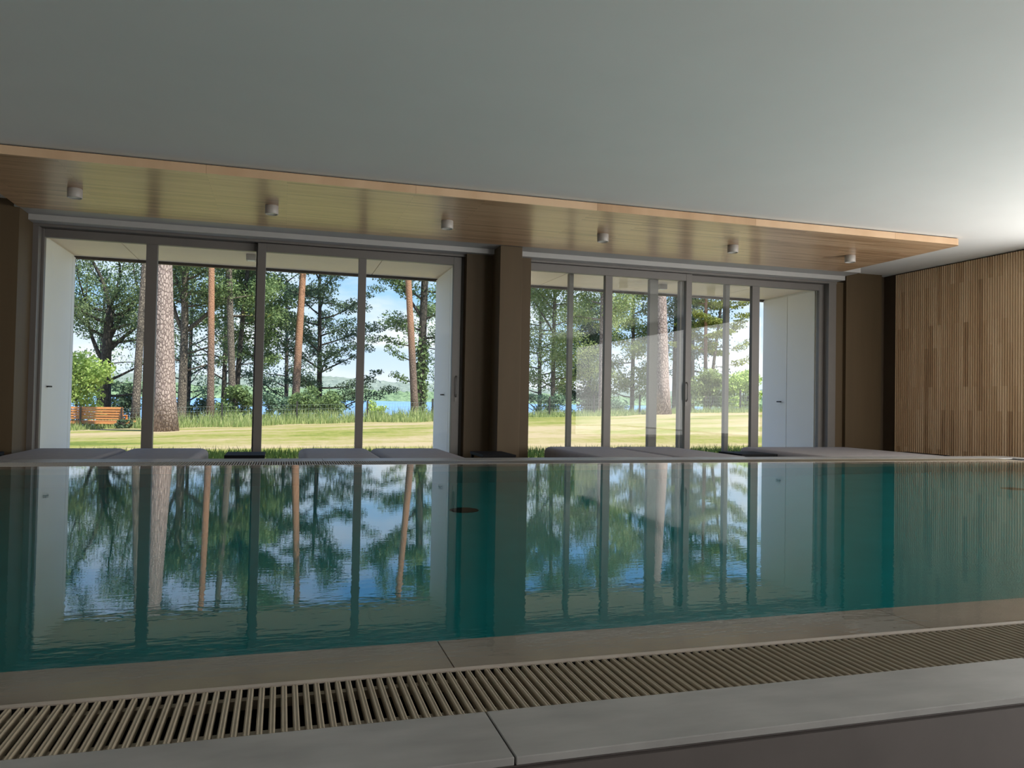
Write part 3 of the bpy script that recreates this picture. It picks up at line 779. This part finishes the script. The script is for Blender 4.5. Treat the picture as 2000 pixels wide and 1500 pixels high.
# left window, from left to right
tree('oak', 'big spreading dark oak behind the bench', 'tree', -7.53, 38, 6.6, 0.30, 0.17, (0.02, 0), B_dark, L_oak, DG, (5.0, 7.0), [(5.0, 2.2, 1.5, 4.5, 0.13), (5.1, 1.1, 1.1, 4.5, 0.13), (4.0, 2.7, 1.3, 4.0, 0.11), (4.6, 0.3, 0.9, 4.0, 0.10), (6.4, 1.8, 1.6, 4.5, 0.12)], 0.15, 9000, 0.085, 3, 9,
     [(3.0, -1, 0.2, 3.0), (3.3, 1, 0.25, 3.0), (2.7, 1, 0.05, 2.6), (3.8, -1, 0.35, 3.2), (3.4, -1, 0.1, 2.6)], clump=(0.45, 0.85))
tree('pine', 'slim leaning pine between the oak and the thick pine', 'tree', -4.98, 30, 13, 0.145, 0.07, (0.030, 0), B_grey, L_pine, PG, (9.5, 13), None, 0.05, 2500, 0.10, 5, 12)
tree('pine', 'thickest pine with pale plated bark left of the sliding frame', 'tree', -3.30, 25, 15, 0.31, 0.17, (-0.042, 0), B_pine, L_pine, PG, (10, 15), None, 0.03, 3500, 0.10, 6, 12)
tree('deciduous_tree', 'dark forked tree just right of the thickest pine', 'tree', -3.92, 34, 7.0, 0.19, 0.12, (0.004, 0), B_grey, L_oak, DG, (5.2, 7.4), [(4.1, 2.4, 1.6, 4.5, 0.10), (4.2, 0.5, 1.1, 4.5, 0.10), (5.0, 1.8, 1.7, 4.0, 0.10)], 0.05, 7500, 0.085, 7, 10, [(2.6, 1, 0.3, 2.2), (3.0, -1, 0.3, 2.0), (3.3, 1, 0.5, 2.6)], clump=(0.45, 0.8))
tree('pine', 'straight slim pine with orange upper bark, middle of the second pane', 'tree', -2.56, 31, 14, 0.135, 0.075, (-0.017, 0), B_orange, L_pine, PG, (9.5, 14), None, 0.05, 2800, 0.10, 8, 12)
tree('pine', 'left trunk of the close pair of trees left of the sliding frame', 'tree', -1.86, 33, 14, 0.15, 0.08, (-0.045, 0), B_grey, L_pine, PG, (8.0, 13), None, 0.06, 3200, 0.10, 9, 12, [(5.3, 1, 0.25, 1.6), (4.6, 1, 0.1, 1.3)])
tree('deciduous_tree', 'right dark leaning trunk of the close pair left of the sliding frame', 'tree', -1.95, 34.5, 9.5, 0.13, 0.06, (0.062, 0), B_dark, L_mid, DG, (4.6, 9.5), None, 0.08, 7000, 0.08, 10, 14, [(3.0, 1, 0.2, 1.6)], clump=(0.4, 0.75))
tree('pine', 'orange barked pine in the third pane above the green bush', 'tree', 0.52, 35, 15, 0.18, 0.09, (0.030, 0), B_orange, L_pine, PG, (10, 15), None, 0.04, 3200, 0.10, 12, 12)
tree('alder', 'dark conical alder with level branches in the third pane', 'tree', 1.72, 38, 9.5, 0.16, 0.05, (-0.010, 0), B_dark, L_dark, DG, (1.6, 9.3), None, 0.05, 11000, 0.085, 14, 30, (), squash=0.40, lens=(2.2, 4.2), clump=(0.4, 0.75))
tree('pine', 'slim leaning pine with orange bark in the fourth pane', 'tree', 5.36, 32, 14, 0.16, 0.085, (-0.070, 0), B_orange, L_pine, PG, (9, 14), None, 0.04, 2800, 0.10, 15, 12)
tree('deciduous_tree', 'dark ivy covered tree beside the white door reveal', 'tree', 6.22, 36, 10, 0.21, 0.15, (0.018, 0), B_dark, L_mid, DG, (4.6, 10), [(5.6, 2.6, 1.0, 3.2, 0.09)], 0.05, 7500, 0.085, 16, 12, [(3.4, -1, 0.2, 1.7), (2.6, -1, -0.1, 1.4), (4.2, -1, 0.2, 1.8)], ivy=(1.4, 4.4, 0.34), lens=(1.4, 2.6), clump=(0.4, 0.75))
# right window
tree('birch', 'pale leafy forked tree at the left of the right window', 'tree', 12.86, 36, 9.5, 0.125, 0.07, (0.0, 0), B_grey, L_pale, DG, (2.0, 9.3), [(5.0, 2.4, 1.6, 3.0, 0.06)], 0.06, 11000, 0.08, 17, 22, (), squash=0.8, lens=(1.4, 2.8), clump=(0.45, 0.85))
tree('deciduous_tree', 'dense dark tree behind the first pane of the right window', 'tree', 16.4, 40, 8.5, 0.15, 0.05, (0, 0), B_dark, L_dark, DG, (1.2, 8.3), None, 0.08, 11000, 0.09, 18, 22, (), lens=(1.0, 2.2), clump=(0.5, 0.85))
tree('pine', 'brown pine trunk just left of the right sliding mullion', 'tree', 14.22, 33, 13, 0.19, 0.10, (-0.008, 0), B_pine, L_pale, PG, (4.2, 12), None, 0.05, 9500, 0.085, 19, 20, (), lens=(1.5, 3.0))
tree('deciduous_tree', 'yellow green leafy tree behind the second pane of the right window', 'tree', 17.6, 37, 9, 0.13, 0.06, (0, 0), B_grey, L_pale, DG, (1.6, 9), None, 0.1, 9000, 0.085, 20, 20, (), lens=(1.2, 2.4), clump=(0.45, 0.8))
tree('pine', 'thick pine with plated bark in the right window', 'tree', 14.73, 28, 15, 0.275, 0.16, (-0.045, 0), B_pine, L_pine, PG, (10, 15), None, 0.03, 3200, 0.10, 21, 12)
tree('deciduous_tree', 'thin dark tree just right of the thick pine in the right window', 'tree', 18.98, 35, 10, 0.125, 0.07, (0.012, 0), B_dark, L_dark, DG, (3.5, 10), None, 0.05, 4000, 0.085, 22, 12, (), lens=(0.8, 1.8))
tree('pine', 'thin upright pine with layered branches in the right window', 'tree', 19.60, 33, 10, 0.10, 0.05, (-0.004, 0), B_orange, L_pine, PG, (2.8, 9.8), None, 0.05, 5200, 0.085, 23, 16, (), squash=0.28, lens=(1.0, 2.0), clump=(0.35, 0.6))
tree('pine', 'thin slanted pine with layered branches near the right door panels', 'tree', 20.05, 33.6, 9.5, 0.09, 0.04, (0.125, 0), B_grey, L_pine, PG, (3.2, 9.2), None, 0.05, 6000, 0.085, 24, 16, [(3.6, 1, 0.1, 3.0), (2.6, 1, 0.05, 2.5)], squash=0.28, lens=(1.2, 2.6), clump=(0.35, 0.6))
# branch of lime leaves hanging left of the orange pine
tree('deciduous_tree', 'bright leafy tree behind the sliding frame of the left window', 'tree', -1.1, 36.5, 9, 0.12, 0.05, (0, 0), B_dark, L_mid, DG, (3.6, 8.6), None, 0.05, 6500, 0.085, 25, 18, (), lens=(0.9, 1.9), clump=(0.4, 0.7))

for bx_, by_, bl, lab, sd in ((-9.6, 47, L_mid, 'far leafy tree behind the oak on the lake bank', 61), (-4.9, 45, L_oak, 'far leafy tree behind the thickest pine', 62), (-2.9, 42, L_dark, 'far leafy tree behind the forked tree', 63), (0.2, 46, L_dark, 'far leafy tree behind the orange pine of the third pane', 64), (9.3, 44, L_mid, 'far leafy tree behind the ivy covered tree', 65), (14.9, 44, L_pale, 'far leafy tree behind the birch', 66), (23.5, 41, L_dark, 'far thin tree behind the layered pines', 67)):
    tree('deciduous_tree', lab, 'tree', bx_, by_, 12, 0.16, 0.06, (0, 0), B_dark, bl, DG, (4.5, 12), None, 0.12, 2300, 0.10, sd, 24, (), lens=(1.6, 3.6), clump=(0.5, 0.95))

def shrub(name, label, x, y, w_, h, leaf, n, size, seed, group='shrubs along the lawn edge', dy=0.8, low=0.0):
    t = thing(name, label, 'shrub', (x, y, tz(x, y) - 0.05), 0, group)
    r = random.Random(seed); bm = bmesh.new(); clumps = []
    for k in range(9):
        a = r.uniform(0, 2 * PI); e_ = Vector((math.cos(a) * w_ * 0.33, math.sin(a) * dy * 0.33, h * r.uniform(0.5, 0.85)))
        tube(bm, [Vector((math.cos(a) * 0.05, math.sin(a) * 0.05, 0)), e_ * 0.5 + Vector((0, 0, 0.1)), e_], [0.025, 0.018, 0.008], 6)
    for k in range(26):
        u = r.uniform(-1, 1); zz = low + (h - low) * r.uniform(0.1, 0.88); lim = math.sqrt(max(0.05, 1 - (zz / h - 0.35) ** 2 * 1.6))
        clumps.append((u * w_ * 0.40 * lim, r.uniform(-1, 1) * dy * 0.4, zz, min(w_, h) * r.uniform(0.13, 0.24), 0.8))
    obj('stem', bm, B_dark, t); leaf_obj('foliage', leaves(clumps, n, size, seed), leaf, t)
    return t
shrub('bush', 'bright lime green bush at the left behind the bench', -7.0, 31, 2.6, 2.9, L_bright, 8000, 0.065, 41)
shrub('bush', 'dark bush between the oak and the slim pine beyond the bench', -8.0, 44, 2.2, 5.6, L_dark, 4500, 0.08, 42, low=2.4)
shrub('bush', 'dark bush behind the forked tree and the slim pine', -3.6, 37, 2.4, 2.3, L_dark, 5500, 0.065, 43)
shrub('bush', 'dark green bush below the close pair of trees', -1.75, 32.4, 1.7, 1.75, L_mid, 5500, 0.06, 44)
shrub('bush', 'rounded green bush below the orange pine in the third pane', 1.35, 32.6, 2.3, 1.75, L_mid, 8000, 0.06, 45)
shrub('bush', 'bluish green bush left of the rounded bush in the third pane', -0.2, 34.5, 1.7, 1.75, L_blue, 5000, 0.06, 46)
shrub('bush', 'yellow green bush at the left of the fourth pane', 4.1, 35.6, 1.1, 1.65, L_bright, 3000, 0.06, 47)
shrub('bush', 'sparse dark bush before the lake in the fourth pane', 4.9, 36.5, 2.0, 1.35, L_dark, 1600, 0.06, 48)
shrub('bush', 'small dark bush left of the slim leaning pine in the fourth pane', 6.9, 35, 1.4, 1.3, L_mid, 1800, 0.06, 49)
shrub('bush', 'blue green low shrub before the lake at the left of the right window', 11.4, 33, 3.4, 1.3, L_blue, 2600, 0.06, 50)
shrub('bush', 'olive bush below the thin pines in the right window', 18.55, 31, 1.9, 2.0, L_pale, 6500, 0.06, 51)
shrub('bush', 'bright green bush at the dark fence post in the right window', 19.6, 29.9, 1.9, 1.95, L_bright, 6500, 0.06, 52)
shrub('bush', 'green bush left of the thick pine in the right window', 15.6, 34.5, 1.6, 1.3, L_blue, 2600, 0.06, 53)
shrub('bush', 'small leafy bush below the bench corner', -4.95, 28.3, 0.75, 0.35, L_dark, 1200, 0.04, 54, dy=0.5)

# wire fence along the lawn edge
FX = [-7.1, -4.57, -2.02, 0.53, 3.05, 5.5, 8.0, 10.22, 12.13, 14.16, 16.5, 18.92, 21.4, 24.0]
ft = thing('wire_fence', 'low wire mesh fence on dark steel posts along the lawn edge', 'fence', (0, 29.0, 0))
hts = {8: 0.66, 9: 0.72, 11: 0.86}
for i, x in enumerate(FX):
    z0 = tz(x, 29) - 0.1; h = 0.78
    if x > 18: h = 0.9
    o = obj('post', boxes((x - 0.03, x + 0.03, -0.03, 0.03, z0, z0 + h + 0.1)), M_post, ft)
    obj('post_cap', boxes((x - 0.034, x + 0.034, -0.034, 0.034, z0 + h + 0.1, z0 + h + 0.115)), M_post, o)
bm = bmesh.new()
for a, b in zip(FX, FX[1:]):
    za, zb = tz(a, 29), tz(b, 29); n = int((b - a) / 0.10)
    for k in range(n):
        t = k / n; x = a + (b - a) * t; z = za + (zb - za) * t
        bx(bm, x - 0.002, x + 0.002, -0.002, 0.002, z, z + 0.66)
    for k in range(5):
        tube(bm, [(a, 0, za + 0.04 + k * 0.155), (b, 0, zb + 0.04 + k * 0.155)], 0.003, 4, False)
obj('wire_mesh', bm, M_wire, ft)

# park bench seen from behind
bt = thing('park_bench', 'orange wooden park bench standing in the grass facing the lake', 'bench', (-6.35, 28.6, tz(-6.35, 28.6)), math.radians(-5), None)
def slat_boxes(lst):
    return boxes(*lst)
W2 = 1.27
obj('backrest', slat_boxes([(-W2, W2, 0.0 + k * 0.018 - 0.055, 0.03 + k * 0.018 - 0.055, 0.75 - k * 0.085 - 0.072, 0.75 - k * 0.085) for k in range(5)]), M_bench, bt, bevel=0.004)
obj('seat', slat_boxes([(-W2, W2 + 0.30, 0.06 + k * 0.09, 0.06 + k * 0.09 + 0.075, 0.235 + k * 0.004, 0.275 + k * 0.004) for k in range(5)]), M_bench, bt, bevel=0.004)
obj('seat_rail', boxes((-W2, W2 + 0.27, 0.03, 0.06, 0.185, 0.265)), M_bench, bt)
for x in (-W2 + 0.2, -0.02, W2 - 0.03):
    b2 = boxes((x - 0.025, x + 0.025, -0.085, -0.055, 0.20, 0.74))
    obj('back_support', b2, M_benchm, bt)
    obj('leg', boxes((x - 0.035, x + 0.035, -0.06, 0.02, -0.02, 0.20), (x - 0.035, x + 0.035, 0.40, 0.46, -0.02, 0.235), (x - 0.03, x + 0.03, -0.06, 0.46, 0.17, 0.2)), M_benchm, bt)
obj('armrest', boxes((W2 - 0.03, W2 + 0.03, -0.06, 0.42, 0.46, 0.49), (W2 - 0.03, W2 + 0.03, 0.36, 0.40, 0.26, 0.46)), M_bench, bt)
